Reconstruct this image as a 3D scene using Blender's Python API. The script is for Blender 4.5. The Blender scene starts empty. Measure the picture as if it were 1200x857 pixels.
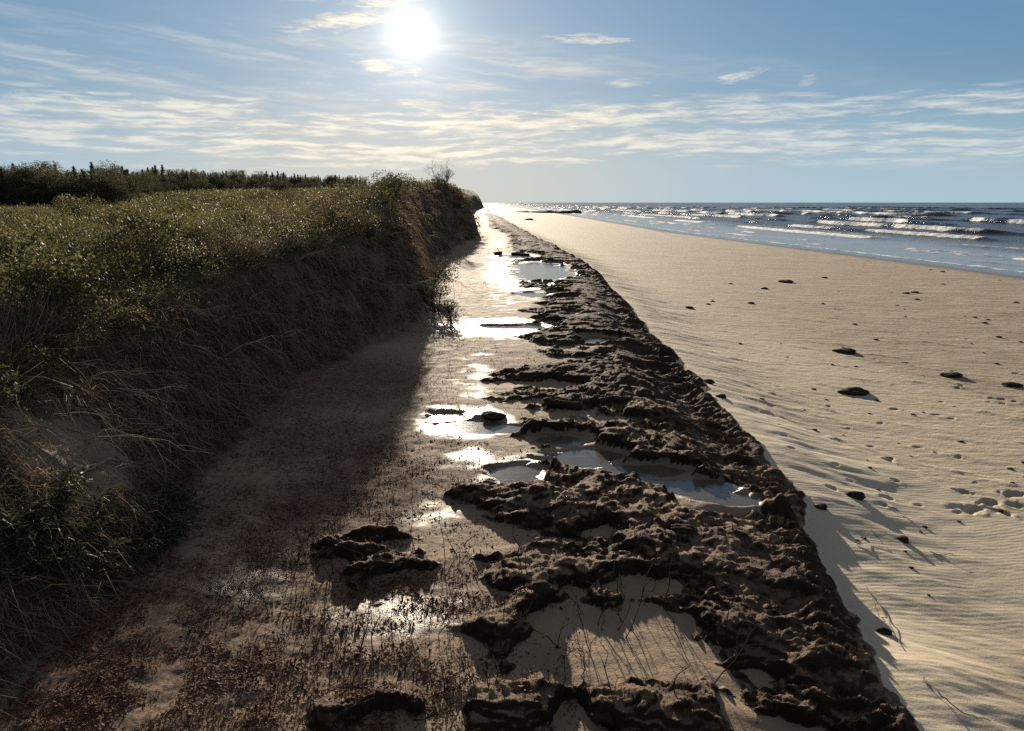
import bpy, math, random
import numpy as np
from math import radians as R

random.seed(7)
RNG = np.random.default_rng(11)
scene = bpy.context.scene
COL = scene.collection

# ------------------------------------------------------------------ camera
F = 870.0                                   # focal length in pixels of a 1200 x 857 picture
PITCH = R(12.4)
EYE = np.array([0.0, 0.0, 4.0])
cam_d = bpy.data.cameras.new('camera')
cam_d.sensor_width = 36.0
cam_d.lens = 36.0 * F / 1200.0
cam_d.clip_start = 0.05
cam_d.clip_end = 30000
cam = bpy.data.objects.new('camera', cam_d)
cam.location = EYE
cam.rotation_euler = (math.pi / 2 - PITCH, 0, 0)
COL.objects.link(cam)
scene.camera = cam

# ------------------------------------------------------------------ sun, sky, exposure
SUN_EL, SUN_AZ = R(11.7), R(-7.2)           # azimuth measured from +Y towards +X
SUN_DIR = (math.sin(SUN_AZ) * math.cos(SUN_EL), math.cos(SUN_AZ) * math.cos(SUN_EL), math.sin(SUN_EL))
sun_d = bpy.data.lights.new('sun', 'SUN')
sun_d.energy = 5.0
sun_d.angle = R(0.6)
sun_d.color = (1.0, 0.86, 0.68)
sun = bpy.data.objects.new('sun', sun_d)
sun.location = (SUN_DIR[0] * 60, SUN_DIR[1] * 60, SUN_DIR[2] * 60)
sun.rotation_euler = (math.pi / 2 - SUN_EL, 0, math.pi - SUN_AZ)
COL.objects.link(sun)

SKY_STRENGTH = 0.05
scene.view_settings.view_transform = 'Standard'
scene.view_settings.look = 'None'
scene.view_settings.gamma = 1.0
scene.view_settings.use_curve_mapping = False
scene.view_settings.exposure = 1.1
scene.cycles.max_bounces = 5
scene.cycles.diffuse_bounces = 2
scene.cycles.glossy_bounces = 2
scene.cycles.transmission_bounces = 2
scene.cycles.transparent_max_bounces = 6
scene.cycles.sample_clamp_indirect = 4.0
scene.cycles.use_denoising = False


class G:
    """small helper to write node trees as expressions"""
    def __init__(s, tree):
        s.t = tree
        s.n = tree.nodes
        s.l = tree.links

    def node(s, typ, **kw):
        n = s.n.new(typ)
        for k, v in kw.items():
            setattr(n, k, v)
        return n

    def put(s, sock, v):
        if isinstance(v, bpy.types.NodeSocket):
            s.l.new(v, sock)
        elif v is not None:
            try:
                sock.default_value = v
            except Exception:
                sock.default_value = (*v, 1.0)

    def m(s, op, a, b=None, c=None, clamp=False):
        n = s.node('ShaderNodeMath', operation=op, use_clamp=clamp)
        for i, v in enumerate((a, b, c)):
            if v is not None:
                s.put(n.inputs[i], v)
        return n.outputs[0]

    def step(s, v, lo, hi, a=0.0, b=1.0):
        n = s.node('ShaderNodeMapRange', interpolation_type='SMOOTHSTEP')
        s.put(n.inputs[0], v)
        for i, q in enumerate((lo, hi, a, b)):
            s.put(n.inputs[i + 1], q)
        return n.outputs[0]

    def mix(s, f, a, b):
        n = s.node('ShaderNodeMix', data_type='RGBA')
        s.put(n.inputs[0], f)
        for i, v in ((6, a), (7, b)):
            if isinstance(v, bpy.types.NodeSocket):
                s.l.new(v, n.inputs[i])
            else:
                n.inputs[i].default_value = (*v[:3], 1.0)
        return n.outputs[2]

    def noise(s, vec, scale, detail=4.0, rough=0.55, dist=0.0, out=0):
        n = s.node('ShaderNodeTexNoise')
        if vec is not None:
            s.l.new(vec, n.inputs['Vector'])
        n.inputs['Scale'].default_value = scale
        n.inputs['Detail'].default_value = detail
        n.inputs['Roughness'].default_value = rough
        n.inputs['Distortion'].default_value = dist
        return n.outputs[out]

    def xyz(s, x, y, z):
        n = s.node('ShaderNodeCombineXYZ')
        for i, v in enumerate((x, y, z)):
            s.put(n.inputs[i], v)
        return n.outputs[0]

    def attr(s, name):
        n = s.node('ShaderNodeAttribute')
        n.attribute_name = name
        return n.outputs['Fac']

    def bump(s, h, strength, dist, normal=None):
        n = s.node('ShaderNodeBump')
        s.put(n.inputs['Height'], h)
        n.inputs['Strength'].default_value = strength
        n.inputs['Distance'].default_value = dist
        if normal is not None:
            s.l.new(normal, n.inputs['Normal'])
        return n.outputs[0]


def build_world():
    w = bpy.data.worlds.new('World')
    scene.world = w
    w.use_nodes = True
    g = G(w.node_tree)
    g.n.clear()
    out = g.node('ShaderNodeOutputWorld')
    bg = g.node('ShaderNodeBackground')
    bg.inputs['Strength'].default_value = SKY_STRENGTH
    g.l.new(bg.outputs[0], out.inputs[0])
    sky = g.node('ShaderNodeTexSky', sky_type='NISHITA')
    sky.sun_disc = False
    sky.sun_elevation = SUN_EL
    sky.sun_rotation = SUN_AZ
    sky.altitude = 0
    sky.air_density = 1.0
    sky.dust_density = 0.35
    sky.ozone_density = 2.5
    tc = g.node('ShaderNodeTexCoord')
    d = tc.outputs['Generated']
    sep = g.node('ShaderNodeSeparateXYZ')
    g.l.new(d, sep.inputs[0])
    x, y, z = sep.outputs
    az = g.m('MULTIPLY', g.m('ARCTAN2', x, y), 57.2958)       # degrees from +Y
    el = g.m('MULTIPLY', g.m('ARCSINE', z), 57.2958)
    dot = g.node('ShaderNodeVectorMath', operation='DOT_PRODUCT')
    g.l.new(d, dot.inputs[0])
    dot.inputs[1].default_value = SUN_DIR
    ang = g.m('MULTIPLY', g.m('ARCCOSINE', g.m('MINIMUM', dot.outputs['Value'], 0.9999999)), 57.2958)

    # --- streaky cloud deck, laid out in azimuth and elevation of the sky
    p0 = g.xyz(g.m('MULTIPLY', az, 0.16), g.m('MULTIPLY', el, 0.16), 0.0)
    wv = g.noise(p0, 1.0, 3.0, 0.5, 0.0)
    elw = g.m('ADD', el, g.m('MULTIPLY', g.m('SUBTRACT', wv, 0.5), 0.9))
    slope = g.m('ADD', elw, g.m('MULTIPLY', az, -0.012))
    p1 = g.xyz(g.m('MULTIPLY', az, 0.075), g.m('MULTIPLY', slope, 1.15), 3.7)
    n1 = g.noise(p1, 1.0, 7.0, 0.62, 0.15)
    p2 = g.xyz(g.m('MULTIPLY', az, 0.28), g.m('MULTIPLY', elw, 2.4), 9.1)
    n2 = g.noise(p2, 1.0, 6.0, 0.62, 0.15)
    pb = g.xyz(g.m('MULTIPLY', az, 0.03), g.m('MULTIPLY', g.m('ADD', el, g.m('MULTIPLY', az, .01)), 0.40), 55.0)
    nb = g.noise(pb, 1.0, 3.0, 0.5, 0.2)
    n = g.m('ADD', g.m('ADD', g.m('MULTIPLY', n1, 0.55), g.m('MULTIPLY', n2, 0.25)), g.m('MULTIPLY', nb, 0.30))
    band = g.m('MULTIPLY', g.step(el, 1.6, 3.6), g.step(el, 6.2, 8.4, 1.0, 0.0))
    deck = g.m('MULTIPLY', g.step(g.m('ADD', n, g.m('MULTIPLY', band, 0.10)), 0.585, 0.70), band)
    # --- thin high veil
    p3 = g.xyz(g.m('MULTIPLY', az, 0.05), g.m('MULTIPLY', g.m('ADD', elw, g.m('MULTIPLY', az, 0.11)), 0.42), 21.0)
    n3 = g.noise(p3, 1.0, 7.0, 0.6, 0.5)
    vband = g.m('MULTIPLY', g.step(el, 5.5, 8.0), g.step(el, 9.0, 13.0, 1.0, 0.0))
    veil = g.m('MULTIPLY', g.m('MULTIPLY', g.step(n3, 0.43, 0.70), vband), g.step(az, -2.0, 12.0, 0.85, 0.14))
    # --- single clouds
    p4 = g.xyz(g.m('MULTIPLY', az, 0.55), g.m('MULTIPLY', el, 2.6), 33.0)
    n4 = g.m('SUBTRACT', g.noise(p4, 1.0, 7.0, 0.66, 0.6), 0.5)
    single = None
    #            azimuth, elevation, half width, half height, tilt, density
    for (ca, ce, hw, hh, tilt, den) in (
            (5.6, 11.25, 3.6, 0.42, -0.05, 1.0), (8.0, 8.35, 2.2, 0.42, 0.02, 0.7), (16.3, 8.6, 2.3, 0.5, 0.14, 0.75),
            (20.6, 8.0, 0.8, 0.6, 0.3, 0.5), (-16.5, 13.9, 4.6, 0.75, 0.0, 0.95), (-11.5, 12.3, 5.0, 0.85, 0.16, 1.0),
            (-9.0, 13.6, 3.6, 0.6, 0.1, 1.0), (-7.5, 14.3, 4.0, 0.35, 0.02, 1.0), (-9.0, 9.4, 3.2, 0.75, -0.12, 0.9),
            (-6.6, 7.0, 2.8, 0.42, 0.0, 0.9), (-30.0, 9.0, 6.0, 0.5, -0.1, 0.4), (-28.0, 6.1, 12.0, 0.75, -0.02, 0.8),
            (-14.0, 4.9, 12.0, 0.55, 0.0, 0.75), (15.0, 4.6, 9.0, 0.35, 0.04, 0.8), (30.0, 6.3, 9.0, 0.4, 0.05, 0.8),
            (6.0, 6.3, 8.0, 0.42, 0.0, 0.9), (2.0, 4.8, 8.0, 0.4, 0.0, 0.8), (-8.0, 2.6, 10.0, 0.4, 0.0, 0.75)):
        da = g.m('DIVIDE', g.m('SUBTRACT', az, ca), hw)
        de = g.m('DIVIDE', g.m('SUBTRACT', g.m('SUBTRACT', el, ce), g.m('MULTIPLY', g.m('SUBTRACT', az, ca), tilt)), hh)
        r2 = g.m('ADD', g.m('MULTIPLY', da, da), g.m('MULTIPLY', de, de))
        q = g.m('SUBTRACT', g.m('ADD', 1.0, g.m('MULTIPLY', n4, 3.6)), r2)
        c = g.step(q, 0.15, 1.3, 0.0, den)
        single = c if single is None else g.m('MAXIMUM', single, c)
    cover = g.m('MAXIMUM', g.m('MAXIMUM', deck, single), veil)
    thick = g.step(n2, 0.38, 0.62)
    near = g.step(ang, 2.0, 32.0, 1.0, 0.0)
    lit = g.mix(near, (6.6, 6.8, 6.6), (10.8, 9.7, 7.7))
    dull = g.mix(near, (4.3, 5.0, 5.7), (6.6, 6.2, 5.5))
    ccol = g.mix(thick, dull, lit)
    # sky itself, pulled to the photograph's balance
    tint = g.node('ShaderNodeMix', data_type='RGBA', blend_type='MULTIPLY')
    tint.inputs[0].default_value = 1.0
    g.l.new(sky.outputs[0], tint.inputs[6])
    tint.inputs[7].default_value = (0.62, 0.97, 1.34, 1.0)
    # highlights of the sky roll off instead of clipping
    dn = g.node('ShaderNodeVectorMath', operation='MULTIPLY_ADD')
    g.l.new(tint.outputs[2], dn.inputs[0])
    dn.inputs[1].default_value = (.125, .120, .100)
    dn.inputs[2].default_value = (1, 1, 1)
    dv = g.node('ShaderNodeVectorMath', operation='DIVIDE')
    g.l.new(tint.outputs[2], dv.inputs[0])
    g.l.new(dn.outputs[0], dv.inputs[1])
    hor = g.mix(near, (4.0, 5.4, 6.5), (6.6, 6.2, 5.3))
    # unseen grey veil added overhead, out of frame, to neutralise the blue shadow fill
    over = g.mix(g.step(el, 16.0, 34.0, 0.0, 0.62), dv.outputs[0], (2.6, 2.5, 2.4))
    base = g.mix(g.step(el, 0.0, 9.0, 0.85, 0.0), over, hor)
    col = g.mix(g.m('MULTIPLY', cover, 0.9), base, ccol)
    # aureole and the burnt-out disc
    disc = g.step(ang, 0.8, 1.65, 50.0, 0.0)
    au = g.m('MULTIPLY', g.m('POWER', 2.71828, g.m('MULTIPLY', ang, -0.40)), 6.0)
    au = g.m('ADD', au, g.m('MULTIPLY', g.m('POWER', 2.71828, g.m('MULTIPLY', ang, -1.2)), 12.0))
    glow = g.m('ADD', disc, au)
    gc = g.node('ShaderNodeVectorMath', operation='SCALE')
    gc.inputs[0].default_value = (1.0, 0.93, 0.78)
    g.l.new(glow, gc.inputs['Scale'])
    add = g.node('ShaderNodeVectorMath', operation='ADD')
    g.l.new(col, add.inputs[0])
    g.l.new(gc.outputs[0], add.inputs[1])
    g.l.new(add.outputs[0], bg.inputs['Color'])
    w.cycles.sampling_method = 'MANUAL'
    w.cycles.sample_map_resolution = 1024


build_world()


# ------------------------------------------------------------------ numbers: noise, curves, picture rays
_ang = np.random.default_rng(4).uniform(0, 2 * math.pi, 512 * 512)
GX, GY = np.cos(_ang).astype(np.float32) * 1.4, np.sin(_ang).astype(np.float32) * 1.4


def perlin(x, y, seed=0):
    """gradient noise in the plane, about -1 to 1"""
    x = np.asarray(x, np.float64) + (seed * 37.73) % 401
    y = np.asarray(y, np.float64) + (seed * 91.17) % 389
    xi = np.floor(x)
    yi = np.floor(y)
    fx = (x - xi).astype(np.float32)
    fy = (y - yi).astype(np.float32)
    xi = xi.astype(np.int32)
    yi = yi.astype(np.int32)
    u = fx * fx * fx * (fx * (fx * 6 - 15) + 10)
    v = fy * fy * fy * (fy * (fy * 6 - 15) + 10)
    x0, x1 = xi & 511, (xi + 1) & 511
    y0, y1 = (yi & 511) << 9, ((yi + 1) & 511) << 9

    def gr(i, dx, dy):
        return GX[i] * (fx - dx) + GY[i] * (fy - dy)
    a, b = gr(x0 + y0, 0, 0), gr(x1 + y0, 1, 0)
    c, d = gr(x0 + y1, 0, 1), gr(x1 + y1, 1, 1)
    ab = a + u * (b - a)
    return ab + v * (c + u * (d - c) - ab)


def fbm(x, y, octv=4, seed=0, gain=0.5):
    s = 0
    a = 1.0
    t = 0
    for i in range(octv):
        s = s + a * perlin(x * 2.03 ** i, y * 2.03 ** i, seed + i * 17)
        t += a
        a *= gain
    return s / t


def ss(v, lo, hi):
    t = np.clip((v - lo) / (hi - lo), 0, 1)
    return t * t * (3 - 2 * t)


def table(pairs):
    a = np.array(pairs, float)
    return lambda v: np.interp(v, a[:, 0], a[:, 1])


def ray(px, py):
    c = np.array([(px - 600) / F, (428.5 - py) / F])
    return np.array([c[0], math.cos(PITCH) + c[1] * math.sin(PITCH), c[1] * math.cos(PITCH) - math.sin(PITCH)])


def at(px, py, z):
    d = ray(px, py)
    return EYE + d * ((z - EYE[2]) / d[2])


SHELF_Z = 0.78
_toe = table([(-40, -3.0), (2, -3.1), (4.5, -3.3), (6.2, -3.55), (9, -3.85), (13.6, -4.05), (17, -3.2), (19.5, -2.6), (23, -2.5), (28, -3.3),
              (38, -4.2), (55, -4.3), (66, -3.7), (76, -3.3), (82, -4.3), (95, -6.8), (130, -7.6), (200, -10.4), (300, -14), (500, -18.5), (640, -26), (3500, -175)])
_edge = table([(-40, 1.8), (2, 1.95), (3.4, 2.18), (4.24, 2.36), (5.08, 2.5), (6.94, 2.95), (8.54, 3.2), (11, 3.27), (13.8, 3.38), (22.5, 3.7), (35, 3.85), (47.6, 3.8), (56, 3.35), (72, 2.35),
               (110, .35), (177, -2.4), (220, -5), (300, -9.5), (500, -16), (640, -23), (3500, -160)])
_shore = table([(-100, 40), (0, 37), (50, 34.5), (70, 32.5), (117, 27.5), (300, 22.5), (600, 11), (1000, -8), (3500, -130)])
_crest = table([(-40, 1.9), (5, 2.0), (8, 2.3), (11, 2.65), (14, 2.85), (17, 3.0), (20, 3.25), (24, 3.7), (31, 4.35), (45, 4.8), (55, 5.2), (62, 5.6), (68, 5.9), (76, 5.7), (84, 4.8), (100, 4.6),
                (200, 5.2), (330, 6.2), (500, 7.6), (640, 7.0), (3500, 10)])
_inland = table([(-40, 2.0), (5, 2.0), (14, 2.5), (30, 2.9), (45, 2.9), (60, 2.9), (80, 3.05), (92, 3.35), (110, 4.3), (150, 5.8), (200, 7.2), (300, 9.4),
                 (500, 12), (3500, 14)])
_face = table([(-40, 1.6), (6, 1.6), (14, 1.3), (20, 1.0), (30, 1.3), (60, 2.8), (76, 2.9), (90, 3.0), (500, 4), (3500, 6)])


def ell(px, py, rx, ry, z=SHELF_Z):
    """an ellipse of ground seen at a place: centre and half axes in metres"""
    c = at(px, py, z)
    h = EYE[2] - z
    s = math.hypot(c[1], h)
    return (c[0], c[1], rx * s / F, ry * s * s / (F * h))


MOUNDS = [(*ell(640, 590, 100, 28), .24), (*ell(420, 645, 105, 40), .36), (*ell(610, 665, 65, 28), .24), (*ell(800, 640, 110, 45), 0.156), (*ell(850, 560, 70, 26), 0.096),
          (*ell(440, 842, 75, 22), 0.306), (*ell(590, 838, 62, 24), 0.324), (*ell(760, 842, 110, 26), 0.324), (*ell(930, 770, 90, 55), 0.180),
          (*ell(620, 497, 60, 12), 0.120), (*ell(720, 520, 50, 10), 0.144), (*ell(720, 455, 60, 22), 0.144), (*ell(630, 440, 60, 12), 0.132), (*ell(800, 480, 60, 25), 0.156),
          (*ell(640, 400, 45, 5), 0.120), (*ell(590, 365, 60, 4), 0.120), (*ell(700, 380, 40, 9), 0.132), (*ell(560, 345, 30, 3), 0.096),
          (*ell(660, 345, 45, 4), 0.108), (*ell(640, 375, 30, 4), 0.120), (*ell(870, 700, 60, 30), 0.120), (*ell(735, 585, 60, 14), 0.144), (*ell(970, 700, 40, 45), 0.060)]
SANDS = [(*ell(522, 838, 24, 30), .9), (*ell(672, 846, 22, 30), .8), (*ell(860, 838, 24, 26), .7), (*ell(720, 755, 110, 42), .55), (*ell(490, 602, 38, 22), .5), (*ell(540, 700, 60, 30), .28), (*ell(750, 690, 60, 14), .45), (*ell(880, 795, 50, 22), .40),
         (*ell(830, 592, 65, 12), .45), (*ell(540, 545, 50, 12), .3), (*ell(670, 490, 90, 11), .25), (*ell(560, 415, 70, 20), .35), (*ell(480, 770, 90, 28), .4),
         (*ell(700, 625, 26, 12), .2), (*ell(560, 640, 60, 10), .3), (*ell(930, 845, 60, 14), .3), (*ell(560, 320, 40, 14), .4)]
POOLS = [(*ell(634, 317, 42, 12), 1.0), (*ell(606, 383, 46, 2.6), .9), (*ell(560, 500, 46, 9), 1.0), (*ell(520, 488, 26, 5), .9), (*ell(606, 557, 36, 13), 1.0), (*ell(690, 536, 50, 12), 1.0),
         (*ell(745, 553, 55, 12), 1.0), (*ell(805, 570, 55, 11), 1.0), (*ell(858, 584, 44, 8), 1.0), (*ell(703, 397, 26, 5), 1.0), (*ell(628, 345, 30, 4), .8),
         (*ell(655, 515, 42, 8), .9), (*ell(600, 300, 35, 4), .7)]
LITTERS = [(*ell(470, 545, 120, 46), 1.0), (*ell(400, 590, 120, 40), .9), (*ell(330, 640, 90, 50), .8), (*ell(250, 770, 170, 80), .75), (*ell(480, 700, 110, 45), .7), (*ell(360, 520, 110, 40), .7),
           (*ell(430, 800, 90, 40), .7), (*ell(250, 600, 70, 40), .6), (*ell(620, 420, 60, 16), .5), (*ell(100, 760, 120, 70), .6), (*ell(420, 450, 100, 34), .8), (*ell(330, 470, 90, 40), .8), (*ell(560, 420, 60, 26), .5), (*ell(420, 390, 80, 14), .6), (*ell(470, 350, 50, 14), .5), (*ell(60, 800, 150, 90), .8), (*ell(180, 700, 90, 50), .7)]
WETS = [(*ell(560, 440, 45, 45), .44), (*ell(600, 350, 40, 22), .46), (*ell(500, 600, 60, 30), .6), (*ell(560, 540, 50, 24), .7), (*ell(590, 285, 36, 14), .4), (*ell(634, 318, 75, 26), 1.0), (*ell(590, 385, 95, 16), .9), (*ell(545, 495, 70, 24), 1.0), (*ell(610, 555, 65, 30), .9), (*ell(440, 725, 120, 40), .62),
        (*ell(400, 620, 75, 50), .35), (*ell(300, 680, 90, 60), .5), (*ell(530, 440, 50, 30), .3), (*ell(760, 560, 150, 30), .9), 
        (*ell(520, 700, 60, 30), .6)]


def blobs(x, y, lst, soft=.55, seed=5, jg=.28, fx=2.1, fy=2.1):
    jag = jg * fbm(x * fx, y * fy, 4, seed)
    out = np.zeros(np.shape(x), np.float32)
    for (cx, cy, rx, ry, a) in lst:
        sel = (np.abs(x - cx) < rx * 1.9) & (np.abs(y - cy) < ry * 1.9)
        if not np.any(sel):
            continue
        r = np.hypot((x[sel] - cx) / rx, (y[sel] - cy) / ry) + jag[sel]
        out[sel] = np.maximum(out[sel], a * (1 - ss(r, 1 - soft, 1 + soft * .6)))
    return out


def plateau(x, y, u):
    k = ss(u, 1.2, 9)
    z = _crest(y) * (1 - k) + _inland(y) * k
    return z + .35 * fbm(x * .16, y * .16, 3, 40) * ss(u, 1, 6) + .12 * fbm(x * .9, y * .9, 3, 41)


_pr = random.Random(5)
PRINTS = [(1128, 577, .2), (1158, 588, .4), (1170, 600, -.2), (1140, 601, .5), (1192, 590, .3), (1186, 578, .1), (1120, 598, .2)]
PRINTS = [(px, py, r, _pr.uniform(.8, 1.15)) for (px, py, r) in PRINTS]
for _ in range(70):                            # scuffs and old tracks over the trampled part of the beach
    PRINTS.append((_pr.uniform(860, 1240), _pr.uniform(385, 610), _pr.uniform(-.6, .6), _pr.uniform(.35, .7)))


def ground(x, y, full=True):
    """height of everything that is ground, with the masks of its materials"""
    x = np.asarray(x, np.float64)
    y = np.asarray(y, np.float64)
    far = ss(y, 60, 200)
    wob = .22 * fbm(y * .35, y * 0 + 3.3, 2, 70) * (1 + 1.2 * ss(y, 15, 40))
    xt = _toe(y) + .3 * fbm(y * .3, y * 0 + 1.7, 3, 71)
    xe = _edge(y) + wob + (.24 * fbm(x * .3, y * .9, 3, 72) + .12 * fbm(x * 1.2, y * 2.6, 3, 73)) * (1 - .5 * far)
    e = np.clip((x - xt) / (xe - xt), -.2, 1.2)
    # ---- beach
    zb = -.6 + .6 * np.clip((_shore(y) - x) / 28.0, -3, 1.0) ** 1.0
    zb = zb + .02 * fbm(x * .25, y * .25, 3, 80) + (.37 + .22 * ss(y, 6.4, 10.4) - .12 * ss(y, 12, 18) + .30 * ss(6.3 - y, 0, 1.6) - .36 * far) * np.exp(-(np.clip(x - xe, 0, 9) / 1.7) ** 2)
    dv = (x + y) * .7071                     # across the wind streaks
    du = (x - y) * .7071
    lineY = np.interp(x, [2.6, 3.8, 4.4, 5.7, 6.4, 7.1, 9], [17, 14, 13, 11, 8.9, 7, 2]) + .3 * fbm(x * .8, y * .8, 3, 82)
    lineB = np.interp(x, [4, 5, 6.2, 8.9, 10, 12, 16], [40, 27, 21.5, 19, 14, 9, 3]) + 1.2 * fbm(x * .3, y * .3, 3, 81)
    s_line = lineY - y
    drift = ss(s_line, -.03, .10)
    low = ss(-y + .55 * x + 3.6 + .8 * fbm(x * .5, y * .5, 3, 83), -.7, 1.2) * ss(x, 3, 4.2)      # damp streaked corner in front
    zb = zb + .055 * drift * np.exp(-np.clip(s_line, 0, 9) / 2.2)
    tail = fbm(du * .55, dv * 1.9, 4, 84)
    zone = ss(y, 7, 10) * (1 - ss(y, 26, 48)) * ss(x - xe, .8, 2.0)
    clump = np.clip(tail - .10, 0, 1) * zone * (1 - .8 * drift)
    lump = np.clip(fbm(x * 2.3, y * 2.3, 3, 85), 0, 1)
    zb = zb + .12 * clump * (.4 + lump) + .012 * fbm(du * 1.2, dv * 4, 3, 86) * (1 - drift)
    for (px, py, rot, big) in PRINTS:
        c = at(px, py, .03)
        sel = np.hypot(x - c[0], y - c[1]) < .5
        if np.any(sel):
            ax, ay = x[sel] - c[0], y[sel] - c[1]
            qx = ax * math.cos(rot) + ay * math.sin(rot)
            qy = -ax * math.sin(rot) + ay * math.cos(rot)
            r = np.hypot(qx / (.13 * big), qy / (.09 * big))
            zb[sel] += -.08 * big * (1 - ss(r + .7 * perlin(ax * 9 + px, ay * 9, 87), .3, 1.2)) + .010 * big * np.exp(-((r - 1.5) / .5) ** 2) * np.clip(.5 + 1.5 * perlin(ax * 6 + px, ay * 6, 88), 0, 1)
    # ---- peat shelf
    out = x - xe
    wx = x + .30 * fbm(x * 1.1, y * 1.1, 3, 90)
    wy = y + .22 * fbm(x * 1.1 + 7, y * 1.1, 3, 91)
    rim = ss(e, .55, .95)
    ax = wx * (.85 - .38 * ss(y, 9, 18)) + wy * .35 * rim * (1 - ss(y, 9, 18))
    ay = wy * 1.35 - wx * .10
    zs = SHELF_Z + .30 * np.clip(.28 - e, 0, 1) + .022 + .03 * fbm(x * .6, y * .6, 3, 96) - far * .25
    mound = blobs(x, y, MOUNDS, .9, 97, .85, 1.1, 1.9) * np.clip(.75 + .9 * fbm(x * 1.7, y * 2.4, 3, 109), .2, 1.3)
    sands = blobs(x, y, SANDS, .6, 98)
    pool = blobs(x, y, POOLS, .5, 99, .75, .9, 2.6)
    low_b = fbm(x * .45, y * .7, 3, 100)
    r1 = np.sqrt(perlin(ax, ay, 92) ** 2 + .02) - .14
    r2 = np.sqrt(perlin(ax * 2.4 + 3, ay * 2.5, 93) ** 2 + .012) - .1
    r3 = np.sqrt(perlin(ax * 5.6, ay * 6.2, 94) ** 2 + .01) - .1
    crumb = fbm(x * 8, y * 10, 5, 95, .7)
    cov = ss(e, .30, .72)
    calm = 1 - .55 * ss(y, 9, 19)
    base = -.195 + .24 * cov + .16 * low_b - .10 * ss(.38 - e, 0, .25) + .05 * ss(y, 14, 24) * ss(e, .3, .6)
    pk = base + mound - .42 * sands - 1.1 * pool + (.18 * r1 + .09 * r2 + .065 * r3) * (.55 + .6 * cov) * calm + .07 * (.6 + .4 * calm) * fbm(x * 1.6 + y * .5, y * 3.4 - x * .3, 4, 103) - .75 * np.clip(fbm(x * .8, y * 1.3, 3, 104) - .02, 0, .4) * (1 - .85 * ss(e, .58, .82))
    over = np.clip(pk, 0, 1)
    over = np.where(over > .12, .12 + (over - .12) * .5, over)
    q = over / .045 + .6 * fbm(x * 1.5, y * 1.5, 3, 105)
    fl = np.floor(q)
    over = np.maximum(over + .045 * .75 * (fl + ss(q - fl, .30, .85) - q), 0) * ss(over, 0, .01)
    near_pool = blobs(x, y, [(a, b, c * 1.7, d * 1.7, 1.0) for (a, b, c, d, q) in POOLS], .5, 98)
    zsand = zs + .015 * fbm(x * 2.2, y * 3.2, 3, 101)
    zsand = zsand + (SHELF_Z - .055 + .02 * fbm(x * 1.5, y * 3.0, 3, 108) - zsand) * pool
    peat = ss(pk, -.012, .022)
    over = over * (1 - .6 * ss(out, -1.0, -.1) * ss(y, 6.8, 7.8) * (1 - ss(y, 13, 16)))
    hs = zsand + over + peat * (.042 * crumb + .03 * fbm(x * 4.2, y * 5.0, 3, 107) * (1 - ss(y, 10, 18))) + .022 * fbm(x * 4.5, y * 4.5, 3, 106) * ss(.6 - e, 0, .3) * (1 - ss(pool, 0, .3))
    # drop to the beach
    fall = ss(out, -.16, .30)
    hshelf = hs - (.20 + .16 * ss(y, 7, 8.5) * (1 - ss(y, 20, 30))) * ss(out, -1.4, .05) * (1 - near_pool)
    z = hshelf * (1 - fall) + zb * fall
    lip = ss(out, -.6, -.1) * (1 - ss(out, .2, .36))
    z = z + (.10 * r1 + .12 * r2 + .10 * r3 + .035 * crumb) * lip
    peat = np.maximum(peat * (1 - ss(out, .22, .34)), ss(out, -.35, -.12) * (1 - ss(out, .24, .33)))
    # ---- dune bank
    u = xt - x
    w = _face(y)
    zp = plateau(x, y, u)
    rough = .22 * fbm(x * .8, y * .45, 3, 110) + .10 * fbm(x * 2.6, y * 2.2, 3, 111)
    tt = np.clip((u + rough * 1.3 + .10 * fbm(x * 2.5, y * 2.5, 3, 113)) / w, 0, 1)
    prof = (1 - (1 - tt) ** 1.6) * ss(tt, -.12, .22)
    zd = zs + (zp - zs) * prof + .10 * fbm(x * 1.7, y * 1.7, 3, 112) * ss(tt, .05, .3)
    dune = ss(u, -.15, .12)
    z = z * (1 - dune) + zd * dune
    if not full:
        return z
    # steps towards the viewer: peat leans forward and hangs over a little
    lean = np.clip(over, 0, .5) * peat * (1 - dune) * (1 - fall)
    wet = np.clip(blobs(x, y, WETS, .8, 120) + .35 * fbm(x * 1.5, y * 2.0, 3, 121), 0, 1) * (1 - fall) * (1 - dune)
    wet = np.maximum(wet, ss(pool, .15, .6) * (1 - fall))
    shore = ss(x - _shore(y), -7, -1.5)
    litter = .45 * np.clip(.5 + fbm(x * .9, y * .9, 3, 122) * 1.2, 0, 1) * ss(.62 - e, 0, .25) * (1 - ss(y, 11, 15)) * (1 - dune) * (1 - np.clip(sands * 1.5, 0, 1))
    litter = np.maximum(litter, blobs(x, y, LITTERS, .8, 124) * (1 - dune))
    damp = np.clip(.42 * ss(-s_line, -.02, .3) + .45 * ss(y - lineB, -.3, 2.0) * (.5 + .5 * ss(x - xe, 1.5, 7)) + .75 * low, 0, 1) * (1 - .3 * far)
    dust_shade = (1 - .85 * ss(y, 7.5, 15)) * (.55 + .45 * ss(fbm(x * .7, y * .7, 2, 125), -.25, .2))  # sand dust, thinned with distance to paint in the far peat's backlit darkness
    veg = np.maximum(ss(tt, .75, 1.0), ss(y, 88, 110) * ss(tt, .0, .2)) * dune
    slump = 1.15 * np.exp(-(((x + 4.25) / .60) ** 2 + ((y - 6.7) / .95) ** 2)) * dune
    slump = np.maximum(slump, (1 - ss(tt, .0, .16)) * .7 * (1 - ss(y, 60, 90)))
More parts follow.
